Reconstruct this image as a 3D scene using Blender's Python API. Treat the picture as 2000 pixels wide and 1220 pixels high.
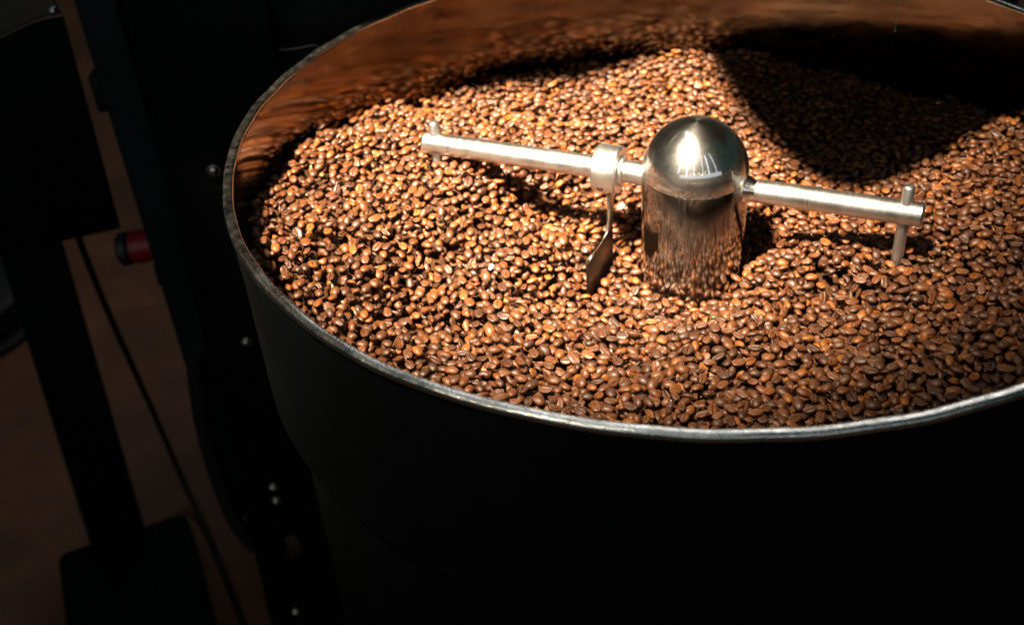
import bpy, bmesh, math, random
import numpy as np
from mathutils import Matrix, Vector, Euler

random.seed(7); rng = np.random.default_rng(11)
scene = bpy.context.scene
COL = scene.collection
for o in list(bpy.data.objects): bpy.data.objects.remove(o, do_unlink=True)

# ------------------------------------------------------------------ camera, world, lamps, exposure
# world origin: centre of the tray at the height of its rim; floor 0.85 m below
F_PX, PITCH, ROLL = 2200.0, math.radians(36.71), math.radians(-4.46)
CAM = Vector((-0.124, -0.648, 0.338))
FLOOR_Z = -0.85
cam_d = bpy.data.cameras.new('camera'); cam = bpy.data.objects.new('camera', cam_d); COL.objects.link(cam)
CM = Matrix.Rotation(math.pi/2-PITCH, 3, 'X') @ Matrix.Rotation(ROLL, 3, 'Z')
cam.matrix_world = Matrix.Translation(CAM) @ CM.to_4x4()
cam_d.sensor_width = 36.0; cam_d.lens = 36.0*F_PX/2000.0
cam_d.clip_start = 0.02; cam_d.clip_end = 60
cam_d.dof.use_dof = True; cam_d.dof.focus_distance = 0.665; cam_d.dof.aperture_fstop = 7.5
cam_d.dof.aperture_blades = 0
scene.camera = cam

w = bpy.data.worlds.new('World'); scene.world = w; w.use_nodes = True
bg = w.node_tree.nodes['Background']; bg.inputs[0].default_value = (0.16, 0.88, 0.95, 1); bg.inputs[1].default_value = 0.020

def lamp(name, kind, loc, target, energy, color, **kw):
    d = bpy.data.lights.new(name, kind); d.energy = energy; d.color = color
    for k, v in kw.items(): setattr(d, k, v)
    o = bpy.data.objects.new(name, d); COL.objects.link(o); o.location = loc
    o.rotation_euler = (Vector(target)-Vector(loc)).to_track_quat('-Z', 'Y').to_euler()
    return o
KEY_AZ, KEY_EL, KEY_D = math.radians(228), math.radians(62), 3.0
KDIR = Vector((math.cos(KEY_AZ)*math.cos(KEY_EL), math.sin(KEY_AZ)*math.cos(KEY_EL), math.sin(KEY_EL)))
KAIM = Vector((-0.06, 0.145, -0.08))
KPOS = KAIM + KDIR*KEY_D
lamp('key_spot', 'SPOT', KPOS, KAIM, 6600, (1.0, 0.81, 0.57), spot_size=math.radians(12.2), spot_blend=0.8, shadow_soft_size=0.125)
# unseen tall area lamps added behind the camera for streaks reflected in the dome
for k, (wx_, wy_, wz_, ww_, wp_) in enumerate(((-2.3, -2.0, 1.8, 0.16, 5.0), (-1.5, -2.6, 1.7, 0.14, 5.0), (-0.75, -3.0, 1.9, 0.08, 3.0), (0.35, -3.1, 1.9, 0.07, 2.6), (1.1, -3.0, 1.9, 0.14, 4.6), (1.9, -2.5, 1.8, 0.08, 2.6))):
    lamp('streak_lamp', 'AREA', (wx_, wy_, wz_+0.35), (0, 0, -.05), wp_*0.5, (0.82, 0.95, 1.0), shape='RECTANGLE', size=ww_*0.85, size_y=2.7)
lamp('overhead_lamp', 'AREA', (-0.35, 0.55, 2.6), (-0.35, 0.55, 0), 5.6, (0.84, 0.96, 1.0), shape='RECTANGLE', size=0.85, size_y=2.3)  # unseen lamp added overhead for broad highlights on dome and rods
lamp('band_lamp', 'AREA', (0.1, -3.2, 0.80), (0, 0, 0), 7.0, (0.97, 0.97, 0.95), shape='RECTANGLE', size=6.5, size_y=0.5)  # unseen low strip lamp added for the bright band at the dome's base
lamp('rim_lamp', 'AREA', (1.25, 2.7, 2.55), (0.1, -0.3, 0), 24.0, (1.0, 0.96, 0.90), shape='RECTANGLE', size=3.4, size_y=0.5)  # unseen wide lamp added for the bright reflection on the front rim
for bx_, by_, bz_ in ((-0.5, -2.2, 0.75), (-0.1, -2.6, 0.95), (0.15, -2.3, 0.7), (0.5, -2.5, 1.0), (-0.9, -2.4, 0.9)):
    lamp('warm_point', 'POINT', (bx_, by_, bz_), (0, 0, 0), 0.5, (1.0, 0.66, 0.34), shadow_soft_size=0.04)  # small warm point lamps behind the camera
lamp('floor_fill', 'AREA', (-1.6, 1.7, 1.6), (-0.9, 1.0, -.85), 0.36, (1.0, 0.34, 0.13), shape='DISK', size=0.35)  # unseen warm lamp added to light the floor softly

scene.view_settings.view_transform = 'Standard'; scene.view_settings.look = 'None'
scene.view_settings.exposure = 0.0; scene.view_settings.gamma = 1.0
scene.render.engine = 'CYCLES'
scene.cycles.use_denoising = True
scene.cycles.max_bounces = 8; scene.cycles.glossy_bounces = 5; scene.cycles.diffuse_bounces = 4
scene.cycles.sample_clamp_indirect = 6.0
scene.cycles.caustics_reflective = True

# ------------------------------------------------------------------ picture <-> place helpers (used to measure, sizes are real)
def ray(x, y):
    return (CM @ Vector(((x-1000)/F_PX, -(y-610)/F_PX, -1.0))).normalized()
def on_z(x, y, z):
    d = ray(x, y); return CAM + d*((z-CAM.z)/d.z)
def on_y(x, y, Y):
    d = ray(x, y); return CAM + d*((Y-CAM.y)/d.y)
def project(P):
    q = CM.transposed() @ (Vector(P)-CAM); return 1000+F_PX*q.x/-q.z, 610-F_PX*q.y/-q.z

# ------------------------------------------------------------------ materials
def mat(name):
    m = bpy.data.materials.new(name); m.use_nodes = True
    nt = m.node_tree; b = nt.nodes['Principled BSDF']
    return m, nt, b
def N(nt, t, **kw):
    n = nt.nodes.new(t)
    for k, v in kw.items(): setattr(n, k, v)
    return n
def ramp(nt, stops):
    r = N(nt, 'ShaderNodeValToRGB'); e = r.color_ramp.elements
    while len(e) < len(stops): e.new(0.5)
    for el, (p, c) in zip(e, stops): el.position = p; el.color = c if len(c) == 4 else (*c, 1)
    return r
def noise(nt, scale, detail=3, rough=0.55, coord='Object', stretch=None, loc=None):
    tc = N(nt, 'ShaderNodeTexCoord'); mp = N(nt, 'ShaderNodeMapping'); n = N(nt, 'ShaderNodeTexNoise')
    if stretch: mp.inputs['Scale'].default_value = stretch
    if loc: mp.inputs['Location'].default_value = loc
    nt.links.new(tc.outputs[coord], mp.inputs[0]); nt.links.new(mp.outputs[0], n.inputs['Vector'])
    n.inputs['Scale'].default_value = scale; n.inputs['Detail'].default_value = detail; n.inputs['Roughness'].default_value = rough
    return n
def maprange(nt, src, a, b, c, d):
    m = N(nt, 'ShaderNodeMapRange'); nt.links.new(src, m.inputs[0])
    for i, v in zip((1, 2, 3, 4), (a, b, c, d)): m.inputs[i].default_value = v
    return m
def bump(nt, b, src, strength, dist):
    n = N(nt, 'ShaderNodeBump'); n.inputs['Strength'].default_value = strength; n.inputs['Distance'].default_value = dist
    nt.links.new(src, n.inputs['Height']); nt.links.new(n.outputs[0], b.inputs['Normal']); return n

def make_black(name, base, rough=0.45, tex=260, spec=0.5):
    m, nt, b = mat(name)
    n = noise(nt, tex, 3); n2 = noise(nt, 9, 5)
    r = ramp(nt, [(0.3, tuple(c*0.75 for c in base)), (0.7, tuple(c*1.3 for c in base))])
    nt.links.new(n2.outputs[0], r.inputs[0]); nt.links.new(r.outputs[0], b.inputs['Base Color'])
    mr = maprange(nt, n2.outputs[0], 0.3, 0.7, rough-0.07, rough+0.1); nt.links.new(mr.outputs[0], b.inputs['Roughness'])
    b.inputs['Specular IOR Level'].default_value = spec
    bump(nt, b, n.outputs[0], 0.12, 0.0006)
    return m
M_black = make_black('black_powder_coat', (0.0010, 0.0024, 0.0027), 0.62, spec=0.10)
M_panel = make_black('dark_teal_panel', (0.0040, 0.0105, 0.0125), 0.58, spec=0.2)
M_slot = make_black('black_plastic', (0.0025, 0.003, 0.0035), 0.6, spec=0.3)
M_rubber = make_black('black_rubber', (0.006, 0.006, 0.006), 0.65, spec=0.3)

def make_steel(name, base, r0, r1, stretch, scale, bstr, blot=8.0, tint=None, aniso=0.0, turn=0.25):
    m, nt, b = mat(name); b.inputs['Metallic'].default_value = 1.0
    n = noise(nt, scale, 2, 0.6, stretch=stretch); n2 = noise(nt, blot, 5, 0.6)
    mul = N(nt, 'ShaderNodeMath', operation='MULTIPLY_ADD'); nt.links.new(n.outputs[0], mul.inputs[0]); mul.inputs[1].default_value = 0.5
    h = N(nt, 'ShaderNodeMath', operation='MULTIPLY'); nt.links.new(n2.outputs[0], h.inputs[0]); h.inputs[1].default_value = 0.5
    nt.links.new(h.outputs[0], mul.inputs[2])
    mr = maprange(nt, mul.outputs[0], 0.35, 0.65, r0, r1); nt.links.new(mr.outputs[0], b.inputs['Roughness'])
    r = ramp(nt, [(0.32, tint or tuple(c*0.86 for c in base)), (0.66, base)])
    nt.links.new(n2.outputs[0], r.inputs[0]); nt.links.new(r.outputs[0], b.inputs['Base Color'])
    bump(nt, b, n.outputs[0], bstr, 0.0004)
    if aniso:
        tg = N(nt, 'ShaderNodeTangent', direction_type='RADIAL', axis='Z'); nt.links.new(tg.outputs[0], b.inputs['Tangent'])
        b.inputs['Anisotropic'].default_value = aniso; b.inputs['Anisotropic Rotation'].default_value = turn
    return m
M_polish = make_steel('polished_steel', (0.76, 0.75, 0.73), 0.24, 0.34, (1, 1, 1), 2200, 0.02, 60, aniso=0.45)
nt = M_polish.node_tree; b0_ = nt.nodes['Principled BSDF']; b1_ = N(nt, 'ShaderNodeBsdfPrincipled'); b1_.inputs['Metallic'].default_value = 1.0
b1_.inputs['Base Color'].default_value = (0.80, 0.82, 0.82, 1); b1_.inputs['Roughness'].default_value = 0.085
ms_ = N(nt, 'ShaderNodeMixShader'); ms_.inputs[0].default_value = 0.68
nt.links.new(b0_.outputs[0], ms_.inputs[1]); nt.links.new(b1_.outputs[0], ms_.inputs[2]); nt.links.new(ms_.outputs[0], nt.nodes['Material Output'].inputs[0])
M_hubcyl = make_steel('polished_steel_sleeve', (0.46, 0.41, 0.37), 0.09, 0.16, (1, 1, 0.1), 500, 0.03, 40, aniso=0.7)
M_brush = make_steel('brushed_steel', (0.70, 0.69, 0.68), 0.26, 0.42, (0.02, 0.02, 1), 2600, 0.22, 50)
M_bolt = make_steel('bolt_steel', (0.75, 0.72, 0.68), 0.08, 0.16, (1, 1, 1), 900, 0.05, 300)
M_plate = make_steel('scraper_steel', (0.40, 0.36, 0.32), 0.25, 0.42, (1, 1, 0.05), 1500, 0.15, 120)

M_dark = make_steel('shade_dark_steel', (0.075, 0.062, 0.052), 0.30, 0.48, (1, 1, 0.05), 1500, 0.15, 120)  # scraper face: shade of the dark beans put into the base colour
# stained inside of the tray: oily coffee film on sheet steel
m, nt, b = mat('stained_tray_steel'); M_wall = m
b.inputs['Metallic'].default_value = 1.0
n1 = noise(nt, 9, 6, 0.62); n2 = noise(nt, 700, 2, 0.5, stretch=(1, 1, 0.12)); n3 = noise(nt, 34, 4, 0.6)
r = ramp(nt, [(0.34, (0.090, 0.056, 0.033)), (0.52, (0.120, 0.076, 0.046)), (0.70, (0.155, 0.105, 0.068))])
nt.links.new(n1.outputs[0], r.inputs[0]); nt.links.new(r.outputs[0], b.inputs['Base Color'])
mr = maprange(nt, n3.outputs[0], 0.33, 0.68, 0.075, 0.13); nt.links.new(mr.outputs[0], b.inputs['Roughness'])
nw = noise(nt, 26, 2, 0.5, stretch=(1, 1, 2.2)); bump(nt, b, nw.outputs[0], 0.03, 0.006)

# worn rim: ground, scratched steel with dark grime
m, nt, b = mat('worn_rim_steel'); M_rim = m
b.inputs['Metallic'].default_value = 1.0
n1 = noise(nt, 120, 6, 0.7); n2 = noise(nt, 900, 3, 0.6)
r = ramp(nt, [(0.30, (0.32, 0.31, 0.30)), (0.42, (0.60, 0.59, 0.57)), (0.60, (0.82, 0.81, 0.79))])
nt.links.new(n1.outputs[0], r.inputs[0]); nt.links.new(r.outputs[0], b.inputs['Base Color'])
mr = maprange(nt, n1.outputs[0], 0.35, 0.65, 0.30, 0.13); nt.links.new(mr.outputs[0], b.inputs['Roughness'])
ad = N(nt, 'ShaderNodeMath', operation='ADD'); nt.links.new(n1.outputs[0], ad.inputs[0]); nt.links.new(n2.outputs[0], ad.inputs[1])
bump(nt, b, ad.outputs[0], 0.3, 0.0005)

# roasted bean
m, nt, b = mat('roasted_bean'); M_bean = m
oi = N(nt, 'ShaderNodeObjectInfo')
r = ramp(nt, [(0.0, (0.036, 0.0118, 0.0042)), (0.4, (0.066, 0.0208, 0.0052)), (0.85, (0.100, 0.0310, 0.0062)), (1.0, (0.185, 0.060, 0.0085))])
nt.links.new(oi.outputs['Random'], r.inputs[0])
n1 = noise(nt, 420, 4, 0.6); n2 = noise(nt, 1700, 3, 0.6)
mx = N(nt, 'ShaderNodeMix', data_type='RGBA', blend_type='MULTIPLY'); mx.inputs[0].default_value = 1.0
r2 = ramp(nt, [(0.30, (0.62, 0.58, 0.55)), (0.70, (1.25, 1.25, 1.25))]); nt.links.new(n1.outputs[0], r2.inputs[0])
nt.links.new(r.outputs[0], mx.inputs[6]); nt.links.new(r2.outputs[0], mx.inputs[7])
at = N(nt, 'ShaderNodeAttribute', attribute_name='crease')
mx2 = N(nt, 'ShaderNodeMix', data_type='RGBA'); nt.links.new(at.outputs['Fac'], mx2.inputs[0])
nt.links.new(mx.outputs[2], mx2.inputs[6]); mx2.inputs[7].default_value = (0.30, 0.165, 0.075, 1)
nt.links.new(mx2.outputs[2], b.inputs['Base Color'])
mr = maprange(nt, n1.outputs[0], 0.3, 0.7, 0.42, 0.58); nt.links.new(mr.outputs[0], b.inputs['Roughness'])
b.inputs['Specular IOR Level'].default_value = 0.50
b.inputs['Coat Weight'].default_value = 0.06; b.inputs['Coat Roughness'].default_value = 0.25
n4 = noise(nt, 520, 3, 0.6, stretch=(0.5, 1.6, 1)); ad = N(nt, 'ShaderNodeMath', operation='MULTIPLY_ADD'); nt.links.new(n4.outputs[0], ad.inputs[0]); ad.inputs[1].default_value = 2.2; nt.links.new(n2.outputs[0], ad.inputs[2])
bump(nt, b, ad.outputs[0], 0.35, 0.0003)
m, nt, b = mat('bean_bed'); M_bed = m
n1 = noise(nt, 160, 3); r = ramp(nt, [(0.35, (0.020, 0.009, 0.005)), (0.65, (0.05, 0.02, 0.009))])
nt.links.new(n1.outputs[0], r.inputs[0]); nt.links.new(r.outputs[0], b.inputs['Base Color']); b.inputs['Roughness'].default_value = 0.9; b.inputs['Specular IOR Level'].default_value = 0.1

m, nt, b = mat('brown_floor'); M_floor = m
n1 = noise(nt, 5, 6, 0.6); r = ramp(nt, [(0.3, (0.060, 0.022, 0.010)), (0.5, (0.11, 0.038, 0.016)), (0.72, (0.19, 0.064, 0.025))])
nt.links.new(n1.outputs[0], r.inputs[0]); nt.links.new(r.outputs[0], b.inputs['Base Color']); b.inputs['Roughness'].default_value = 0.6
bump(nt, b, n1.outputs[0], 0.2, 0.01)
m, nt, b = mat('red_plastic'); M_red = m
n1 = noise(nt, 60, 3); r = ramp(nt, [(0.3, (0.20, 0.002, 0.004)), (0.7, (0.27, 0.003, 0.006))]); nt.links.new(n1.outputs[0], r.inputs[0])
nt.links.new(r.outputs[0], b.inputs['Base Color']); b.inputs['Roughness'].default_value = 0.35
m, nt, b = mat('dark_grey_plastic'); M_grey = m
n1 = noise(nt, 90, 3); r = ramp(nt, [(0.3, (0.010, 0.010, 0.009)), (0.7, (0.018, 0.018, 0.016))]); nt.links.new(n1.outputs[0], r.inputs[0])
nt.links.new(r.outputs[0], b.inputs['Base Color']); b.inputs['Roughness'].default_value = 0.5
m, nt, b = mat('pale_chaff'); M_chaff = m
n1 = noise(nt, 500, 3); r = ramp(nt, [(0.3, (0.55, 0.56, 0.54)), (0.7, (0.78, 0.79, 0.77))]); nt.links.new(n1.outputs[0], r.inputs[0])
nt.links.new(r.outputs[0], b.inputs['Base Color']); b.inputs['Roughness'].default_value = 0.5
m, nt, b = mat('bin_lid_metal'); M_lid = m
b.inputs['Metallic'].default_value = 1.0
n1 = noise(nt, 12, 4); r = ramp(nt, [(0.3, (0.16, 0.11, 0.08)), (0.7, (0.26, 0.18, 0.13))]); nt.links.new(n1.outputs[0], r.inputs[0])
nt.links.new(r.outputs[0], b.inputs['Base Color']); b.inputs['Roughness'].default_value = 0.42

# ------------------------------------------------------------------ mesh helpers
def obj(name, me, material, parent=None, smooth=False, loc=None, rot=None):
    if isinstance(me, bmesh.types.BMesh):
        bm = me; me = bpy.data.meshes.new(name); bmesh.ops.recalc_face_normals(bm, faces=bm.faces); bm.to_mesh(me); bm.free()
    if material and not me.materials: me.materials.append(material)
    if smooth:
        me.polygons.foreach_set('use_smooth', [True]*len(me.polygons))
        if smooth != 'all': me.set_sharp_from_angle(angle=math.radians(38))
    o = bpy.data.objects.new(name, me); COL.objects.link(o)
    if parent: o.parent = parent
    if loc is not None: o.location = loc
    if rot is not None: o.rotation_euler = rot
    return o
def tag(o, label=None, cat=None, group=None, kind=None):
    for k, v in (('label', label), ('category', cat), ('group', group), ('kind', kind)):
        if v: o[k] = v
    return o
def empty(name, loc=(0, 0, 0)):
    o = bpy.data.objects.new(name, None); COL.objects.link(o); o.location = loc; o.empty_display_size = 0.05; return o
def lathe(profile, seg=96, closed=False):
    bm = bmesh.new(); rings = []
    for (r_, z_) in profile:
        if r_ < 1e-7: rings.append([bm.verts.new((0, 0, z_))])
        else: rings.append([bm.verts.new((r_*math.cos(2*math.pi*i/seg), r_*math.sin(2*math.pi*i/seg), z_)) for i in range(seg)])
    pairs = list(zip(rings, rings[1:])) + ([(rings[-1], rings[0])] if closed else [])
    for a, c in pairs:
        for i in range(seg):
            j = (i+1) % seg
            vs = []
            for v in (a[i % len(a)], a[j % len(a)], c[j % len(c)], c[i % len(c)]):
                if v not in vs: vs.append(v)
            if len(vs) >= 3: bm.faces.new(vs)
    return bm
def bevel_bm(bm, w_, seg=2):
    bmesh.ops.bevel(bm, geom=[e for e in bm.edges], offset=w_, segments=seg, affect='EDGES', profile=0.5); return bm
def box(x0, x1, y0, y1, z0, z1, bev=0.0):
    bm = bmesh.new(); vs = [bm.verts.new((x, y, z)) for x in (x0, x1) for y in (y0, y1) for z in (z0, z1)]
    for f in ((0, 1, 3, 2), (4, 6, 7, 5), (0, 4, 5, 1), (2, 3, 7, 6), (0, 2, 6, 4), (1, 5, 7, 3)): bm.faces.new([vs[i] for i in f])
    bmesh.ops.recalc_face_normals(bm, faces=bm.faces)
    if bev: bevel_bm(bm, bev)
    return bm
def prism(poly, vec, bev=0.0):
    """closed polygon (3D points) pushed along vec"""
    bm = bmesh.new(); a = [bm.verts.new(p) for p in poly]; v = Vector(vec); c = [bm.verts.new(Vector(p)+v) for p in poly]
    bm.faces.new(a); bm.faces.new(list(reversed(c)))
    for i in range(len(a)):
        j = (i+1) % len(a); bm.faces.new((a[i], c[i], c[j], a[j]))
    bmesh.ops.recalc_face_normals(bm, faces=bm.faces)
    if bev: bevel_bm(bm, bev)
    return bm
def tube(pts, r_, seg=12):
    """smooth tube through points (Catmull-Rom)"""
    P = [Vector(p) for p in pts]; Q = []
    for i in range(len(P)-1):
        p0, p1, p2, p3 = P[max(i-1, 0)], P[i], P[i+1], P[min(i+2, len(P)-1)]
        for k in range(8):
            t = k/8; Q.append(0.5*((2*p1)+(p2-p0)*t+(2*p0-5*p1+4*p2-p3)*t*t+(3*p1-p0-3*p2+p3)*t**3))
    Q.append(P[-1]); bm = bmesh.new(); rings = []; up = Vector((0.3, 0.2, 0.9)).normalized()
    for i, q in enumerate(Q):
        d = (Q[min(i+1, len(Q)-1)]-Q[max(i-1, 0)]).normalized(); a = d.cross(up)
        if a.length < 1e-3: a = d.cross(Vector((1, 0, 0)))
        a.normalize(); c = d.cross(a)
        rings.append([bm.verts.new(q+(a*math.cos(2*math.pi*k/seg)+c*math.sin(2*math.pi*k/seg))*r_) for k in range(seg)])
    for a, c in zip(rings, rings[1:]):
        for i in range(seg): bm.faces.new((a[i], a[(i+1) % seg], c[(i+1) % seg], c[i]))
    bm.faces.new(rings[0]); bm.faces.new(list(reversed(rings[-1])))
    return bm
def along(o, p0, p1):
    """put an object whose axis is local +z from p0 towards p1"""
    o.location = p0; o.rotation_euler = (Vector(p1)-Vector(p0)).to_track_quat('Z', 'X').to_euler(); return o

# ------------------------------------------------------------------ floor
fl = obj('floor', box(-6, 5, -3, 8, FLOOR_Z-0.05, FLOOR_Z), M_floor); tag(fl, 'dim reddish brown floor seen between the stand and the machine', kind='structure')

# ------------------------------------------------------------------ cooling tray
RI, RO = 0.2915, 0.3000
BOT = -0.142
tray = empty('cooling_tray', (0, 0, BOT)); TL = Vector((0, 0, -BOT))
tag(tray, 'large round cooling tray with a bare steel rim and black outside, full of beans', 'cooling tray')
obj('inner_wall', lathe([(RI, -0.003), (RI, -0.060), (RI, -0.1385)], 192), M_wall, tray, 'all', TL)
# rim: rounded flat bar with slight unevenness
prof = []
for k in range(14):
    a = 2*math.pi*k/14; c_, s_ = math.cos(a), math.sin(a)
    prof.append(((RI+RO)/2-0.0008+0.0031*math.copysign(abs(c_)**0.6, c_), -0.0024+0.0024*math.copysign(abs(s_)**0.6, s_)))
bm = lathe(prof, 288, closed=True)
for v in bm.verts:
    a = math.atan2(v.co.y, v.co.x); rr = math.hypot(v.co.x, v.co.y)
    k = 1+0.0012*math.sin(5*a+1)+0.0006*math.sin(13*a)+0.0004*math.sin(41*a+2)
    v.co.x *= k; v.co.y *= k; v.co.z += 0.0004*math.sin(9*a)+0.00025*math.sin(37*a)
obj('rim', bm, M_rim, tray, 'all', TL)
obj('outer_wall', lathe([(RO-0.0036, -0.0035), (RO-0.0036, -0.034), (RO-0.0042, -0.036), (RO-0.0042, BOT+0.006), (RO-0.009, BOT), (RI+0.001, BOT), (RI+0.001, -0.0035)], 192, closed=True), M_black, tray, 'auto', TL)
obj('tray_floor', lathe([(0, -0.1385), (RI+0.0005, -0.1385), (RI+0.0005, -0.1412), (0, -0.1412)], 96), M_plate, tray, 'auto', TL)
obj('air_plenum', lathe([(0.283, BOT-0.0005), (0.283, -0.52), (0.24, -0.60), (0.09, -0.66), (0.09, FLOOR_Z+0.021)], 96), M_black, tray, 'auto', TL)
obj('foot_plate', lathe([(0, FLOOR_Z+0.02), (0.20, FLOOR_Z+0.02), (0.21, FLOOR_Z+0.012), (0.21, FLOOR_Z), (0, FLOOR_Z)], 64), M_black, tray, 'auto', TL)
# spot-weld seam on the far wall
sm = None
for k in range(11):
    z_ = -0.012-0.0034*k; a = math.atan2(0.208, 0.204)
    me = sm or lathe([(0, 0.0007), (0.0006, 0.0005), (0.0009, 0)], 8)
    o = obj('weld_spot', me, M_bolt, tray, 'all' if sm is None else False)
    sm = o.data
    o.location = TL+Vector((RI*math.cos(a)*0.9994, RI*math.sin(a)*0.9994, z_)); o.rotation_euler = Vector((-math.cos(a), -math.sin(a), 0)).to_track_quat('Z', 'X').to_euler()

# ------------------------------------------------------------------ stirrer
HUB = Vector((0.0040, -0.0010, 0)); HR = 0.0352; ZD = -0.0400; ZA = -0.0480
stir = empty('stirrer', (HUB.x, HUB.y, -0.1375)); SL = Vector((0, 0, 0.1375))
tag(stir, 'polished steel domed hub with two brushed rod arms standing in the beans', 'stirrer')
hub = obj('hub', lathe([(HR-0.0004, ZD-0.0006), (HR, ZD-0.0012), (HR, -0.09), (HR, -0.1375), (0.0, -0.1375)], 128), M_hubcyl, stir, 'auto', SL)
dome = [(HR, ZD-0.0003)]+[(HR*math.cos(a), ZD+HR*math.sin(a)*1.04) for a in np.linspace(0, math.pi/2, 40)[:-1]]+[(0, ZD+HR*1.04)]
obj('dome_cap', lathe(dome, 128), M_polish, hub, 'all')
LT = on_z(825, 283, ZA); RT = on_z(1803, 428, ZA); U = (RT-LT).normalized()
H0 = HUB+Vector((0, 0, ZA))
# both rods lie on one line through the hub
LT = H0-U*(LT-H0).length; RT = H0+U*(RT-H0).length
def local(p): return Vector(p)-Vector(stir.location)
def rod(name, p0, p1, r_):
    L = (Vector(p1)-Vector(p0)).length
    o = obj(name, lathe([(0, 0), (r_, 0), (r_, L*0.33), (r_, L*0.66), (r_, L-0.0015), (r_-0.0012, L-0.0002), (r_-0.003, L), (0, L)], 48), M_brush, stir, 'auto')
    return along(o, local(p0), local(p1))
left_arm = rod('arm', H0-U*(HR-0.003), LT, 0.0077); left_arm['label'] = 'long arm carrying the collar and scraper'
right_arm = rod('arm', H0+U*(HR+0.006), RT, 0.0077); right_arm['label'] = 'short arm without collar'
nk = obj('arm_socket', lathe([(0.0100, 0), (0.0085, 0.0035), (0.0064, 0.0070), (0.0064, 0.0115), (0, 0.0115)], 40), M_polish, stir, 'auto')
along(nk, local(H0+U*(HR-0.002)), local(RT))
def pin(p, ztop, zbot):
    L = ztop-zbot; r_ = 0.0037
    return obj('pin', lathe([(0, 0), (r_, 0), (r_, L-0.0016), (r_-0.0009, L-0.0004), (r_-0.002, L), (0, L)], 32), M_brush, stir, 'auto', local((p.x, p.y, zbot)))
LP = H0-U*((LT-H0).length-0.0085); RP = H0+U*((RT-H0).length-0.0115)
pin(LP, -0.0305, -0.125); pin(RP, -0.0285, -0.125)
# clamp collar on the long arm
cc = H0-U*0.0600; cw = 0.0170; cr = 0.0166
col_ = obj('collar', lathe([(0.0078, 0), (cr-0.0010, 0), (cr, 0.0010), (cr, cw-0.0010), (cr-0.0010, cw), (0.0105, cw), (0.0105, cw+0.0022), (0.0100, cw+0.0026), (0.0078, cw+0.0026)], 72), M_brush, stir, 'auto')
along(col_, local(cc-U*cw/2), local(H0))
# set screw low on the side of the collar that faces the camera
side = U.cross(Vector((0, 0, 1))).normalized()
if side.dot(CAM-cc) < 0: side = -side
sd = (side*math.cos(math.radians(28))-Vector((0, 0, 1))*math.sin(math.radians(28))).normalized()
ss = obj('set_screw', lathe([(0, -0.0012), (0.0012, -0.0012), (0.0012, 0.0002), (0.0021, 0.0003), (0.0023, -0.0004)], 20), M_slot, col_, 'auto')
inv = (Matrix.Translation(col_.location) @ col_.rotation_euler.to_matrix().to_4x4()).inverted()
p_w = local(cc+sd*cr-U*0.0015)
ss.location = inv @ p_w; ss.rotation_euler = (inv.to_3x3() @ sd).to_track_quat('Z', 'X').to_euler()
# scraper: stem from the collar, then an upright plate set at an angle
A0 = cc-Vector((0, 0, cr-0.001)); plate_far = Vector((cc.x, cc.y-0.003, -0.0915)); plate_near = Vector((-0.0722, -0.0235, -0.0915))
A0 = Vector((plate_far.x, plate_far.y, A0.z))
tdir = (plate_near-plate_far).normalized(); nrm = Vector((-tdir.y, tdir.x, 0)).normalized()
stem_top = [A0-tdir*0.003, A0+tdir*0.006]
bend = Vector((A0.x, A0.y, -0.0830)); 
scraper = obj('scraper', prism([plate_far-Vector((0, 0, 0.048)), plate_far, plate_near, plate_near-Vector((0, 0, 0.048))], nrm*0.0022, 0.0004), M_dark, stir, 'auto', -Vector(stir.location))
z1 = Vector((0, 0, 0.0011))
obj('highlight_edge', prism([plate_far+tdir*0.0105+Vector((0, 0, 0.0001)), plate_near+Vector((0, 0, 0.0001)), plate_near+z1, plate_far+tdir*0.0105+z1], nrm*0.0021, 0.0002), M_bolt, scraper, 'auto')  # highlight along the plate's top edge, put in as a bright strip
bm = prism([stem_top[0], stem_top[1], bend+tdir*0.006, plate_far+tdir*0.010+Vector((0, 0, 0.0004)), plate_far+Vector((0, 0, 0.0004)), bend-tdir*0.003], nrm*0.0020, 0.0003)
obj('stem', bm, M_plate, scraper, 'auto')

# ------------------------------------------------------------------ coffee beans
# wanted height of the heap: measured spots (picture point, height), smoothly joined
SPOTS = [(480, 410, -.034), (600, 280, -.048), (720, 215, -.064), (850, 190, -.081), (1100, 130, -.088), (1400, 95, -.084), (1700, 160, -.092), (2000, 235, -.080),
         (1950, 420, -.076), (1757, 520, -.080), (1640, 480, -.077), (1560, 475, -.088), (1345, 575, -.117), (1250, 560, -.118), (1480, 500, -.112), (1400, 330, -.100), (1100, 430, -.108), (1150, 590, -.114),
         (1000, 310, -.074), (880, 330, -.058), (800, 310, -.059), (700, 400, -.057), (560, 420, -.043), (850, 420, -.066), (950, 470, -.084), (500, 490, -.035), (680, 500, -.058), (850, 560, -.092),
         (545, 560, -.047), (620, 630, -.060), (850, 650, -.098), (740, 690, -.076), (900, 740, -.086), (1150, 700, -.100), (1300, 810, -.086), (1500, 700, -.094), (1700, 780, -.080), (1950, 700, -.074),
         (1600, 580, -.100), (1200, 220, -.090), (1600, 330, -.094), (1250, 300, -.098)]
SP = np.array([(*on_z(x, y, z)[:2], z) for x, y, z in SPOTS])
RES = 0.00055; NG = int(2*RI/RES)+1
ax = (np.arange(NG)-NG/2+0.5)*RES
GX, GY = np.meshgrid(ax, ax, indexing='ij')
num = np.zeros_like(GX); den = np.zeros_like(GX)
for sx, sy, sz in SP:
    d2 = (GX-sx)**2+(GY-sy)**2; wgt = 1/(d2+0.00022)**1.9; num += wgt*sz; den += wgt
T = num/den
T += 0.0022*np.sin(GX*61+1.3)*np.sin(GY*53+0.4)+0.0012*np.sin(GX*140+GY*95)
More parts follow.
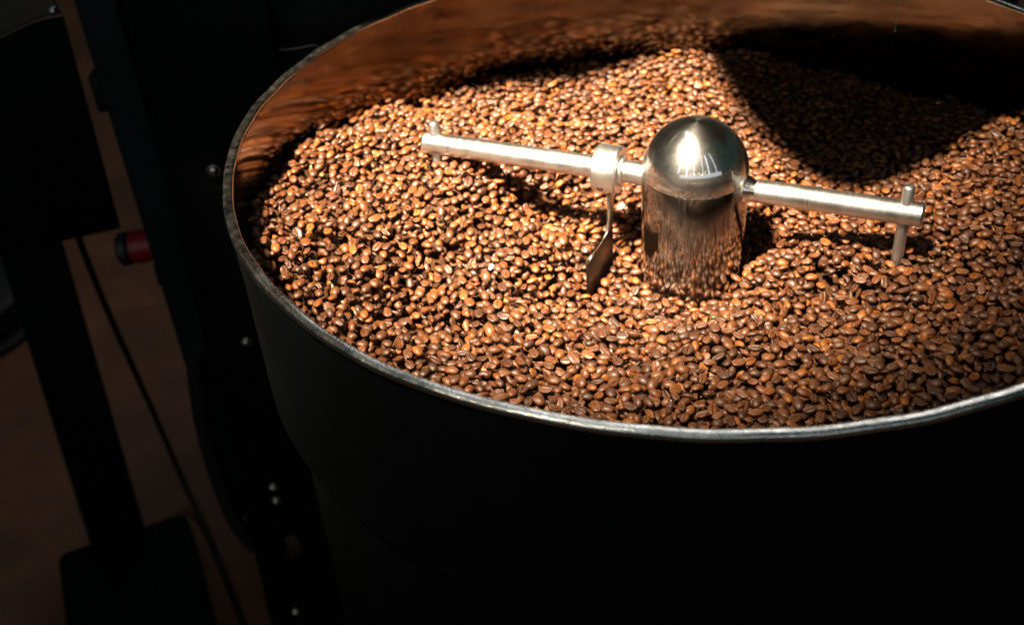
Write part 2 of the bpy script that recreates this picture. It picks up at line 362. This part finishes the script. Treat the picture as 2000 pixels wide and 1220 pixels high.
RR = np.hypot(GX, GY)
# shallow furrows left by the arm in the moving half
mov = 1/(1+np.exp((GX+0.045-0.9*np.clip(GY, 0, .1))/0.018))/(1+np.exp((-GY-0.135)/0.012))
T += mov*0.0017*np.sin((RR+0.05*np.sin(np.arctan2(GY, GX)*1.5))*2*math.pi/0.019)*(0.6+0.4*np.sin(GX*77+GY*31))
DEPTH = 0.0108
H = np.maximum(T-DEPTH, -0.137).astype(np.float32)
BASE = H.copy()
H[RR > RI-0.0005] = 9
H[np.hypot(GX-HUB.x, GY-HUB.y) < HR+0.0004] = 9
for p in (LP, RP): H[np.hypot(GX-p.x, GY-p.y) < 0.0042] = 9
pa = (GX-plate_far.x)*tdir.x+(GY-plate_far.y)*tdir.y; pn = (GX-plate_far.x)*nrm.x+(GY-plate_far.y)*nrm.y
H[(pa > -0.001) & (pa < (plate_near-plate_far).length+0.001) & (pn > -0.001) & (pn < 0.0032)] = 9
own = np.full(H.shape, -1, np.int32)

AX, BX, CX = 0.00425, 0.00300, 0.00202          # half length, half width, half thickness of a middling bean
WIN = 12; g = (np.arange(2*WIN+1)-WIN)*RES
WX, WY = np.meshgrid(g, g, indexing='ij')
pool = []
for k in range(1100):
    sc = float(np.clip(rng.normal(1.0, 0.09), 0.76, 1.24))
    yaw = rng.uniform(0, 2*math.pi)
    tilt = abs(rng.normal(0, 0.42)) if rng.random() > 0.25 else rng.uniform(0.4, 1.5)
    ta = rng.uniform(0, 2*math.pi)
    flip = rng.random() < 0.36
    Rm = Matrix.Rotation(tilt, 3, Vector((math.cos(ta), math.sin(ta), 0))) @ Matrix.Rotation(yaw, 3, 'Z') @ Matrix.Rotation(math.pi if flip else 0, 3, 'X')
    R_ = np.array(Rm); D = np.diag([1/(AX*sc)**2, 1/(BX*sc)**2, 1/(CX*sc)**2]); A = R_ @ D @ R_.T
    a_ = A[2, 2]; b_ = 2*(A[0, 2]*WX+A[1, 2]*WY); c_ = A[0, 0]*WX**2+2*A[0, 1]*WX*WY+A[1, 1]*WY**2-1
    disc = b_*b_-4*a_*c_; ok = disc > 0; sq = np.sqrt(np.where(ok, disc, 0))
    lo = np.where(ok, (-b_-sq)/(2*a_), 99).astype(np.float32); hi = np.where(ok, (-b_+sq)/(2*a_), -99).astype(np.float32)
    ii = np.where(ok.any(1))[0]; jj = np.where(ok.any(0))[0]
    s = (slice(ii[0], ii[-1]+1), slice(jj[0], jj[-1]+1))
    lx = R_[:, 0]; yw = math.atan2(lx[1], lx[0])
    pool.append((lo[s], hi[s], ii[0]-WIN, jj[0]-WIN, ok[s], Rm, sc, float(hi[s].max()), float((Rm @ Vector((0, 0, -1))).z), yw))
beans = []; NP = len(pool); miss = 0
ok_cells = np.argwhere((H < 5) & (RR < RI-0.004))
attempts = 40000
ci = rng.integers(0, len(ok_cells), (attempts, 9)); pi_ = rng.integers(0, NP, (attempts, 9)); dl = rng.uniform(-0.0032, 0.0029, attempts)
for t in range(attempts):
    best = None
    for k in range(9):
        i, j = ok_cells[ci[t, k]]; lo, hi, oi_, oj_, okm, Rm, sc, top, fz, yw = pool[pi_[t, k]]
        i0, j0 = i+oi_, j+oj_
        if i0 < 0 or j0 < 0 or i0+lo.shape[0] > NG or j0+lo.shape[1] > NG: continue
        z = float((H[i0:i0+lo.shape[0], j0:j0+lo.shape[1]]-lo).max())
        sc_ = z+top*0.7-T[i, j]
        # beans on the move lie along the turning stream
        wx, wy = ax[i], ax[j]
        sc_ += 0.0042*mov[i, j]*abs(math.sin(yw-math.atan2(wx, -wy)))
        if best is None or sc_ < best[0]: best = (sc_, z, i, j, i0, j0, pi_[t, k])
    if best is None: continue
    sc_, z, i, j, i0, j0, p = best
    lo, hi, _, _, okm, Rm, sc, top, fz, yw = pool[p]
    if z+top > T[i, j]+0.0010+dl[t]: miss += 1; continue
    blk = H[i0:i0+lo.shape[0], j0:j0+lo.shape[1]]; up = okm & (hi+z > blk)
    blk[up] = (hi+z)[up]; own[i0:i0+lo.shape[0], j0:j0+lo.shape[1]][up] = len(beans)
    beans.append((float(ax[i]), float(ax[j]), z, Rm, sc, fz))
NB = len(beans)
print('beans', NB, 'rejected', miss)

# bean shapes: plump back, flat face with a curved crease
def bean_mesh(seed):
    rg = random.Random(seed)
    a, b_, c = AX*rg.uniform(0.90, 1.10), BX*rg.uniform(0.90, 1.06), CX*rg.uniform(0.95, 1.06)
    ph, amp = rg.uniform(-1, 1), rg.uniform(0.00015, 0.0005)*rg.choice((-1, 1)); gw = rg.uniform(0.00018, 0.00034); gd = rg.uniform(0.0007, 0.0013)
    skew = rg.uniform(-0.12, 0.12); pale = rg.choice((0.0, 0.0, 0.2, 0.5))
    NR = 17
    phis = [math.pi*k/11 for k in range(12)]
    fl_ = [-0.92, -0.72, -0.52, -0.34, -0.22, -0.13, -0.06, 0.0, 0.06, 0.13, 0.22, 0.34, 0.52, 0.72, 0.92]
    bm = bmesh.new(); lay = bm.verts.layers.float.new('crease'); rings = []
    for i in range(1, NR):
        th = math.pi*i/NR; x = -math.cos(th); s = math.sin(th)**0.86
        ring = []
        taper = 1+skew*x
        for p in phis:
            y = math.cos(p)*s*taper; z = math.sin(p)**0.9*s if 0 < p < math.pi else 0.0
            v = bm.verts.new((x*a, y*b_, z*c*1.25-0.55*c)); v[lay] = 0.0; ring.append(v)
        for q in fl_:
            y = q*s*taper*0.985; z = -0.34*s*math.sqrt(max(0, 1-q*q))
            yy = y*b_; gy = amp*math.sin(2.4*x+ph)
            gv = math.exp(-((yy-gy)/gw)**2)*max(0.0, 1-x**6)
            lip = 0.12*math.exp(-((abs(yy-gy)-2.2*gw)/(1.1*gw))**2)*(1-x**4)
            v = bm.verts.new((x*a, yy, z*c-0.55*c+gd*gv-lip*gd)); v[lay] = pale*gv*gv; ring.append(v)
        rings.append(ring)
    e0 = bm.verts.new((-a*1.0, 0, -0.5*c)); e1 = bm.verts.new((a*1.0, 0, -0.5*c))
    for r0, r1 in zip(rings, rings[1:]):
        n = len(r0)
        for k in range(n): bm.faces.new((r0[k], r0[(k+1) % n], r1[(k+1) % n], r1[k]))
    n = len(rings[0])
    for k in range(n):
        bm.faces.new((e0, rings[0][(k+1) % n], rings[0][k])); bm.faces.new((e1, rings[-1][k], rings[-1][(k+1) % n]))
    for v in bm.verts:                        # dents
        q = v.co*900; v.co.z += 0.00010*math.sin(q.x*0.9+seed)*math.sin(q.y*1.3+2*seed)
        v.co.y += 0.00008*math.sin(q.x*1.4+3*seed)
        v.co.z += 0.12*c
    bmesh.ops.recalc_face_normals(bm, faces=bm.faces)
    me = bpy.data.meshes.new('coffee_bean'); bm.to_mesh(me); bm.free()
    me.polygons.foreach_set('use_smooth', [True]*len(me.polygons)); me.materials.append(M_bean)
    return me
NV = 16
def odd(me, kind):
    bm = bmesh.new(); bm.from_mesh(me)
    if kind < 2:      # snapped across
        g_ = bm.verts[:]+bm.edges[:]+bm.faces[:]
        r_ = bmesh.ops.bisect_plane(bm, geom=g_, plane_co=(0.0009*(1 if kind else -0.4), 0, 0), plane_no=(1, 0.35*(kind-0.5), 0.2), clear_outer=True)
        bmesh.ops.contextual_create(bm, geom=[e for e in r_['geom_cut'] if isinstance(e, bmesh.types.BMEdge)])
    else:             # pinched, wrinkled
        for v in bm.verts:
            t_ = v.co.x/AX; v.co.y *= 0.82+0.10*math.sin(5*t_+kind); v.co.z += 0.0004*math.sin(4*t_+kind*2)+0.00018*math.sin(v.co.x*5200+v.co.y*2100)
    bm.to_mesh(me); bm.free(); return me
BM = [bean_mesh(s+3) for s in range(NV-4)]+[odd(bean_mesh(s+40), s) for s in range(4)]

# which beans show largest: seen area over distance squared, inside the frame, not behind rim, hub or arms
cnt = np.bincount(own[own >= 0].ravel(), minlength=NB)
score = []
for k, (x, y, z, Rm, sc, fz) in enumerate(beans):
    P = Vector((x, y, z)); d = CAM-P; px, py = project(P)
    if not (15 < px < 1985 and 15 < py < 1205): continue
    t_ = -z/d.z; q = P+d*t_
    if math.hypot(q.x, q.y) > RI-0.006: continue
    if cnt[k] < 62: continue
    score.append((-(cnt[k]*RES*RES)/d.length_squared, k))
score.sort()
single = [k for _, k in score[:300]]
sset = set(single)
protos = []
for q, k in enumerate(single):
    x, y, z, Rm, sc, fz = beans[k]
    o = bpy.data.objects.new('coffee_bean', BM[q if q < NV else int(rng.choice(NV, p=[0.92/12]*12+[0.015, 0.015, 0.025, 0.025]))]); COL.objects.link(o)
    o.matrix_world = Matrix.Translation((x, y, z)) @ Rm.to_4x4() @ Matrix.Scale(sc, 4)
    vdir = (CAM-Vector((x, y, z))).normalized(); f_ = (Rm @ Vector((0, 0, -1))).dot(vdir)
    if f_ > 0.35: tag(o, 'roasted coffee bean in front of the hub lying with its creased flat face up', 'coffee bean', 'creased side up beans at the front of the tray')
    elif f_ < -0.35: tag(o, 'roasted coffee bean in front of the hub lying with its round back up', 'coffee bean', 'round side up beans at the front of the tray')
    else: tag(o, 'roasted coffee bean in front of the hub lying tipped on its edge', 'coffee bean', 'edge-on beans at the front of the tray')
    if q < NV: protos.append(o)

# all other beans: one heap (points carrying turn, size and shape, instanced by geometry nodes)
rest = [k for k in range(NB) if k not in sset]
me = bpy.data.meshes.new('bean_heap'); me.from_pydata([beans[k][:3] for k in rest], [], [])
ar = me.attributes.new('turn', 'FLOAT_VECTOR', 'POINT'); ar.data.foreach_set('vector', [c for k in rest for c in beans[k][3].to_euler()])
asz = me.attributes.new('size', 'FLOAT', 'POINT'); asz.data.foreach_set('value', [beans[k][4] for k in rest])
av = me.attributes.new('shape', 'INT', 'POINT'); av.data.foreach_set('value', [int(v) for v in rng.choice(NV, len(rest), p=[0.9/12]*12+[0.02, 0.02, 0.03, 0.03])])
heap = obj('bean_heap', me, M_bean); tag(heap, 'heap of glossy brown roasted coffee beans filling the tray', 'coffee beans', kind='stuff')
ng = bpy.data.node_groups.new('scatter_beans', 'GeometryNodeTree')
ng.interface.new_socket('Geometry', in_out='INPUT', socket_type='NodeSocketGeometry'); ng.interface.new_socket('Geometry', in_out='OUTPUT', socket_type='NodeSocketGeometry')
gi = ng.nodes.new('NodeGroupInput'); go = ng.nodes.new('NodeGroupOutput'); iop = ng.nodes.new('GeometryNodeInstanceOnPoints'); jn = ng.nodes.new('GeometryNodeJoinGeometry')
for p in protos:
    n = ng.nodes.new('GeometryNodeObjectInfo'); n.transform_space = 'ORIGINAL'; n.inputs['Object'].default_value = p; n.inputs['As Instance'].default_value = True
    ng.links.new(n.outputs['Geometry'], jn.inputs[0])
def named(nm, ty):
    n = ng.nodes.new('GeometryNodeInputNamedAttribute'); n.data_type = ty; n.inputs['Name'].default_value = nm; return n.outputs['Attribute']
e2r = ng.nodes.new('FunctionNodeEulerToRotation'); ng.links.new(named('turn', 'FLOAT_VECTOR'), e2r.inputs[0])
ng.links.new(gi.outputs[0], iop.inputs['Points']); ng.links.new(jn.outputs[0], iop.inputs['Instance'])
iop.inputs['Pick Instance'].default_value = True
ng.links.new(named('shape', 'INT'), iop.inputs['Instance Index']); ng.links.new(e2r.outputs[0], iop.inputs['Rotation']); ng.links.new(named('size', 'FLOAT'), iop.inputs['Scale'])
ng.links.new(iop.outputs[0], go.inputs[0])
md = heap.modifiers.new('scatter_beans', 'NODES'); md.node_group = ng
# the packed layer underneath
st = 16; bm = bmesh.new(); gv = {}
for i in range(0, NG, st):
    for j in range(0, NG, st):
        if RR[i, j] < RI-0.004: gv[i, j] = bm.verts.new((ax[i], ax[j], max(-0.1380, float(BASE[max(i-st, 0):i+st+1, max(j-st, 0):j+st+1].min())-0.003)))
for (i, j), v in gv.items():
    q = [(i, j), (i+st, j), (i+st, j+st), (i, j+st)]
    if all(k in gv for k in q): bm.faces.new([gv[k] for k in q])
bed = obj('packed_beans', bm, M_bed, heap, 'all'); bed['kind'] = 'stuff'

# two pale flakes on the beans
def flake(px, py, zg, size, label, rz):
    p = on_z(px, py, zg)
    for _ in range(4):
        i = int(np.clip((p.x+RI)/RES, 0, NG-1)); j = int(np.clip((p.y+RI)/RES, 0, NG-1)); hh = float(H[i, j])
        if hh < 5: p = on_z(px, py, hh+0.0024)
    bm = bmesh.new(); n = 9
    top = [bm.verts.new((size*math.cos(2*math.pi*k/n)*(1+0.25*math.sin(3*k)), 0.62*size*math.sin(2*math.pi*k/n), 0.0004*math.sin(k*1.7))) for k in range(n)]
    c = bm.verts.new((0, 0, 0.0009))
    for k in range(n): bm.faces.new((c, top[k], top[(k+1) % n]))
    bmesh.ops.solidify(bm, geom=list(bm.faces), thickness=0.0003)
    o = obj('chaff_flake', bm, M_chaff, None, 'auto', p, (0.55, -0.25, rz)); tag(o, label, 'chaff flake', 'pale chaff flakes on the beans')
flake(955, 522, -0.09, 0.0036, 'small white flake lying on the sloping beans left of the scraper', 0.3)
flake(1214, 402, -0.10, 0.0034, 'small bluish white flake between the collar and the hub', 0.9)

# ------------------------------------------------------------------ roaster body behind the tray
YC = 0.309
roaster = empty('roaster_body', (-0.2, YC+0.2, FLOOR_Z))
tag(roaster, 'black roaster cabinet standing behind the tray with chrome bolts and red button', 'roaster')
def rl(p): return Vector(p)-Vector(roaster.location)
RL = -Vector(roaster.location)
xl = -0.485
obj('cabinet', box(xl, 0.36, YC+0.012, YC+0.46, -0.66, 0.17, 0.006), M_panel, roaster, 'auto', RL)
for (x0, x1) in ((xl+0.004, xl+0.040), (xl+0.046, xl+0.082), (xl+0.088, -0.03), (-0.024, 0.35)):
    obj('panel', box(x0, x1, YC, YC+0.0115, -0.65, 0.16, 0.003), M_panel, roaster, 'auto', RL)
obj('upper_housing', box(-0.30, 0.34, YC+0.10, YC+0.44, 0.1705, 0.40, 0.02), M_black, roaster, 'auto', RL)
for x0, y0 in ((xl+0.01, YC+0.40), (0.30, YC+0.02), (0.30, YC+0.40)):
    obj('leg', box(x0, x0+0.05, y0, y0+0.05, FLOOR_Z, -0.6605, 0.003), M_black, roaster, 'auto', RL)
# dark slot with a bright lower lip
pq = [on_y(x, y, YC-0.004) for x, y in ((535, 42), (880, -22), (880, 40), (640, 82), (618, 88), (545, 98), (536, 90))]
slot = obj('slot_cover', prism(pq, (0, 0.0035, 0), 0.0006), M_slot, roaster, 'auto', RL)
lip = [on_y(x, y, YC-0.006) for x, y in ((541, 96), (560, 97), (590, 93), (612, 88.5), (622, 91))]
obj('lip', tube(lip, 0.0007, 8), M_plate, slot, 'all')
# bolted frame post beside the tray
YP = 0.282
pf = [on_y(x, y, YP) for x, y in ((322, 300), (465, 1010))]
xt, xb = pf[0].x, pf[1].x
poly = [Vector((xt, YP, 0.02)), Vector((xt+0.12, YP, 0.02)), Vector((xb+0.13, YP, FLOOR_Z)), Vector((xb, YP, FLOOR_Z))]
post = obj('frame_post', prism(poly, (0, 0.025, 0), 0.003), M_black, roaster, 'auto', RL)
bolt_me = None
def bolt(px, py, r_, parent, Y, off):
    global bolt_me
    me = bolt_me or lathe([(1.25, 0), (1.25, 0.18), (1.0, 0.2), (0.98, 0.5), (0.82, 0.80), (0.45, 0.98), (0, 1.04)], 20)
    o = obj('bolt', me, M_bolt, parent, 'auto' if bolt_me is None else False); bolt_me = o.data
    p = on_y(px, py, Y); o.location = p if parent is not roaster else rl(p); o.scale = (r_, r_, r_); o.rotation_euler = (math.pi/2, 0, 0)
    return o
for px, py, r_ in ((417, 333, 0.0052), (481, 667, 0.0046), (533, 951, 0.0046), (539, 977, 0.0046), (577, 1194, 0.0046)): bolt(px, py, r_, post, YP-0.0002, 0)
lp = [on_y(x, y, YP-0.012) for x, y in ((553, 1052), (576, 1046), (592, 1072), (590, 1082), (580, 1080), (578, 1090), (564, 1091))]
obj('latch', prism(lp, (0, 0.0118, 0), 0.001), M_lid, post, 'auto')
# unseen chute added above the frame, outline shaped to cast the far beans' shade
SH = [(1362, 60), (1385, 130), (1425, 195), (1480, 258), (1545, 315), (1610, 352), (1680, 368), (1750, 350), (1830, 318), (1905, 285), (1985, 240)]
ZC = 0.155
pts = []
for x, y in SH:
    p = on_z(x, y, -0.086); pts.append(p+KDIR*0)
pts += [Vector((0.36, 0.085, -0.086)), Vector((0.42, 0.10, -0.086)), Vector((0.44, 0.34, -0.086))]
cast = []
for p in pts:
    d = (KPOS-p); cast.append(p+d*((ZC-p.z)/d.z))
back = [Vector((cast[-1].x, YC+0.11, ZC)), Vector((cast[0].x-0.005, YC+0.11, ZC))]
chute = obj('shade_chute', prism(cast+back, (0, 0, 0.03), 0.002), M_black, roaster, 'auto', RL)
# unseen plate added above, edge shaped to shade beans along the far wall
def to_lamp(p, z): return p+(KPOS-p)*((z-p.z)/(KPOS.z-p.z))
ed = [to_lamp(on_z(x, y, -0.085), ZC+0.035) for x, y in ((640, 232), (760, 205), (850, 194), (950, 181), (1050, 163), (1150, 146), (1240, 124), (1320, 100), (1352, 78))]
ov = obj('shade_plate', prism(ed+[Vector((ed[-1].x+0.02, YC+0.11, ZC+0.035)), Vector((ed[0].x-0.26, YC+0.11, ZC+0.035)), Vector((ed[0].x-0.26, ed[0].y+0.07, ZC+0.035))], (0, 0, 0.012), 0.002), M_black, roaster, 'auto', RL)
# emergency button and knob on the cabinet's side
yb = YC+0.03
c1 = on_y(298, 486, yb); c2 = on_y(252, 494, yb)
btn = obj('emergency_button', lathe([(0, 0), (0.0165, 0), (0.0175, 0.001), (0.0175, 0.026), (0.0165, 0.027), (0, 0.027)], 36), M_red, roaster, 'auto'); along(btn, rl(Vector((xl+0.0005, yb+0.01, c1.z))), rl(Vector((xl-0.1, yb+0.01, c1.z-0.01))))
obj('button_head', lathe([(0, 0.0273), (0.013, 0.0273), (0.014, 0.029), (0.0175, 0.031), (0.018, 0.038), (0.015, 0.041), (0, 0.042)], 36), M_grey, btn, 'auto')
kb = on_y(205, 185, yb)
obj('knob', box(xl-0.016, xl-0.0003, yb, yb+0.02, kb.z-0.019, kb.z+0.019, 0.003), M_slot, roaster, 'auto', RL)
kb = on_y(300, 540, yb)
obj('cable_gland', box(xl-0.010, xl-0.0003, yb+0.002, yb+0.02, kb.z-0.016, kb.z+0.012, 0.003), M_slot, roaster, 'auto', RL)
hp = [on_y(x, y, YC-0.012) for x, y in ((410, 640), (384, 700), (390, 790), (410, 880), (436, 960), (466, 1025), (500, 1065))]
obj('hose', tube(hp, 0.0095, 16), M_rubber, roaster, 'all', RL)

# ------------------------------------------------------------------ black box on a post, left
YB = 0.36
stand = empty('box_stand', (-0.70, YB+0.05, FLOOR_Z))
tag(stand, 'black metal box on a square post with a block base at the left', 'stand')
SLc = -Vector(stand.location)
P0 = on_y(124, 30, YB); P1 = on_y(237, 447, YB); P2 = on_y(-60, 512, YB); P3 = on_y(-60, 104, YB); P4 = on_y(0, 75, YB); P5 = on_y(72, 41, YB)
vr = ray(190, 240); vr.z = 0; vr.normalize(); vr = Matrix.Rotation(math.radians(4), 3, 'Z') @ vr
obj('box', prism([P0, P1, P2, P3, P4, P5], vr*0.20, 0.0015), M_black, stand, 'auto', SLc)
lipc = [Vector(p)+Vector((0, -0.001, 0.0006)) for p in (P3, P4, P5, P0)]
obj('lip', tube([lipc[0], lipc[1], lipc[2].lerp(lipc[1], 0.1), lipc[2], lipc[3]], 0.0011, 8), M_lid, stand, 'all', SLc)
up = Vector((0, 0, 0.0012)); e0 = vr*0.004; e1 = vr*0.19
bm = prism([P0+up+e0-Vector((0.003, 0, 0)), P5+up+e0, P4+up+e0, P3+up+e0, P3+up+e1, P4+up+e1, P5+up+e1, P0+up+e1-Vector((0.003, 0, 0))], (0, 0, 0.0012))
obj('lid', bm, M_lid, stand, 'auto', SLc)
bb = obj('bolt', bolt_me, M_bolt, stand); bp = on_z(104, 22, P0.z+0.002); bb.location = bp+SLc; bb.scale = (0.0042,)*3
YQ = YB+0.06
t0 = on_y(-8, 470, YQ); t1 = on_y(122, 470, YQ); b0 = on_y(194, 1116, YQ); b1 = on_y(308, 1116, YQ)
def to_floor(a, c): return a+(c-a)*((FLOOR_Z-a.z)/(c.z-a.z))
vq = ray(160, 750); vq.z = 0; vq.normalize()
obj('post', prism([t0, t1, to_floor(t1, b1), to_floor(t0, b0)], vq*0.06, 0.003), M_black, stand, 'auto', SLc)
q0 = on_y(108, 1085, YB-0.05); 
bz = -0.79
cA = on_z(108, 1078, bz); cB = on_z(362, 994, bz); 
dv = (cB-cA); dv.z = 0; pv = Vector((dv.y, -dv.x, 0)).normalized()*0.34
obj('base', prism([cA, cB, cB+pv, cA+pv], (0, 0, FLOOR_Z-bz), 0.012), M_black, stand, 'auto', SLc)
# cable from the box down to the floor
cp = [on_y(150, 450, 0.44), on_y(163, 490, 0.45), on_y(203, 590, 0.48), on_y(252, 700, 0.505), on_y(303, 812, 0.525)]
cp += [on_z(352, 925, -0.80), on_z(382, 990, FLOOR_Z+0.012)]
cp += [on_z(x, y, FLOOR_Z+0.0055) for x, y in ((408, 1045), (440, 1125), (478, 1225), (520, 1320))]
cab = obj('cable', tube(cp, 0.0040, 10), M_rubber, None, 'all'); tag(cab, 'thin black cable hanging from the box down to the floor', 'cable')

# round black base on the floor, cut by the left edge
rb = on_z(-75, 640, FLOOR_Z); rbase = empty('round_base', rb); tag(rbase, 'round black base standing on the floor, cut off by the left edge', 'base')
obj('ring', lathe([(0.10, 0), (0.145, 0), (0.147, 0.006), (0.147, 0.014), (0.142, 0.018), (0.10, 0.018)], 64, closed=True), M_rubber, rbase, 'auto')
obj('drum', lathe([(0, 0.0185), (0.125, 0.0185), (0.125, 0.034), (0.135, 0.036), (0.137, 0.075), (0.125, 0.085), (0, 0.09)], 64), M_slot, rbase, 'auto')
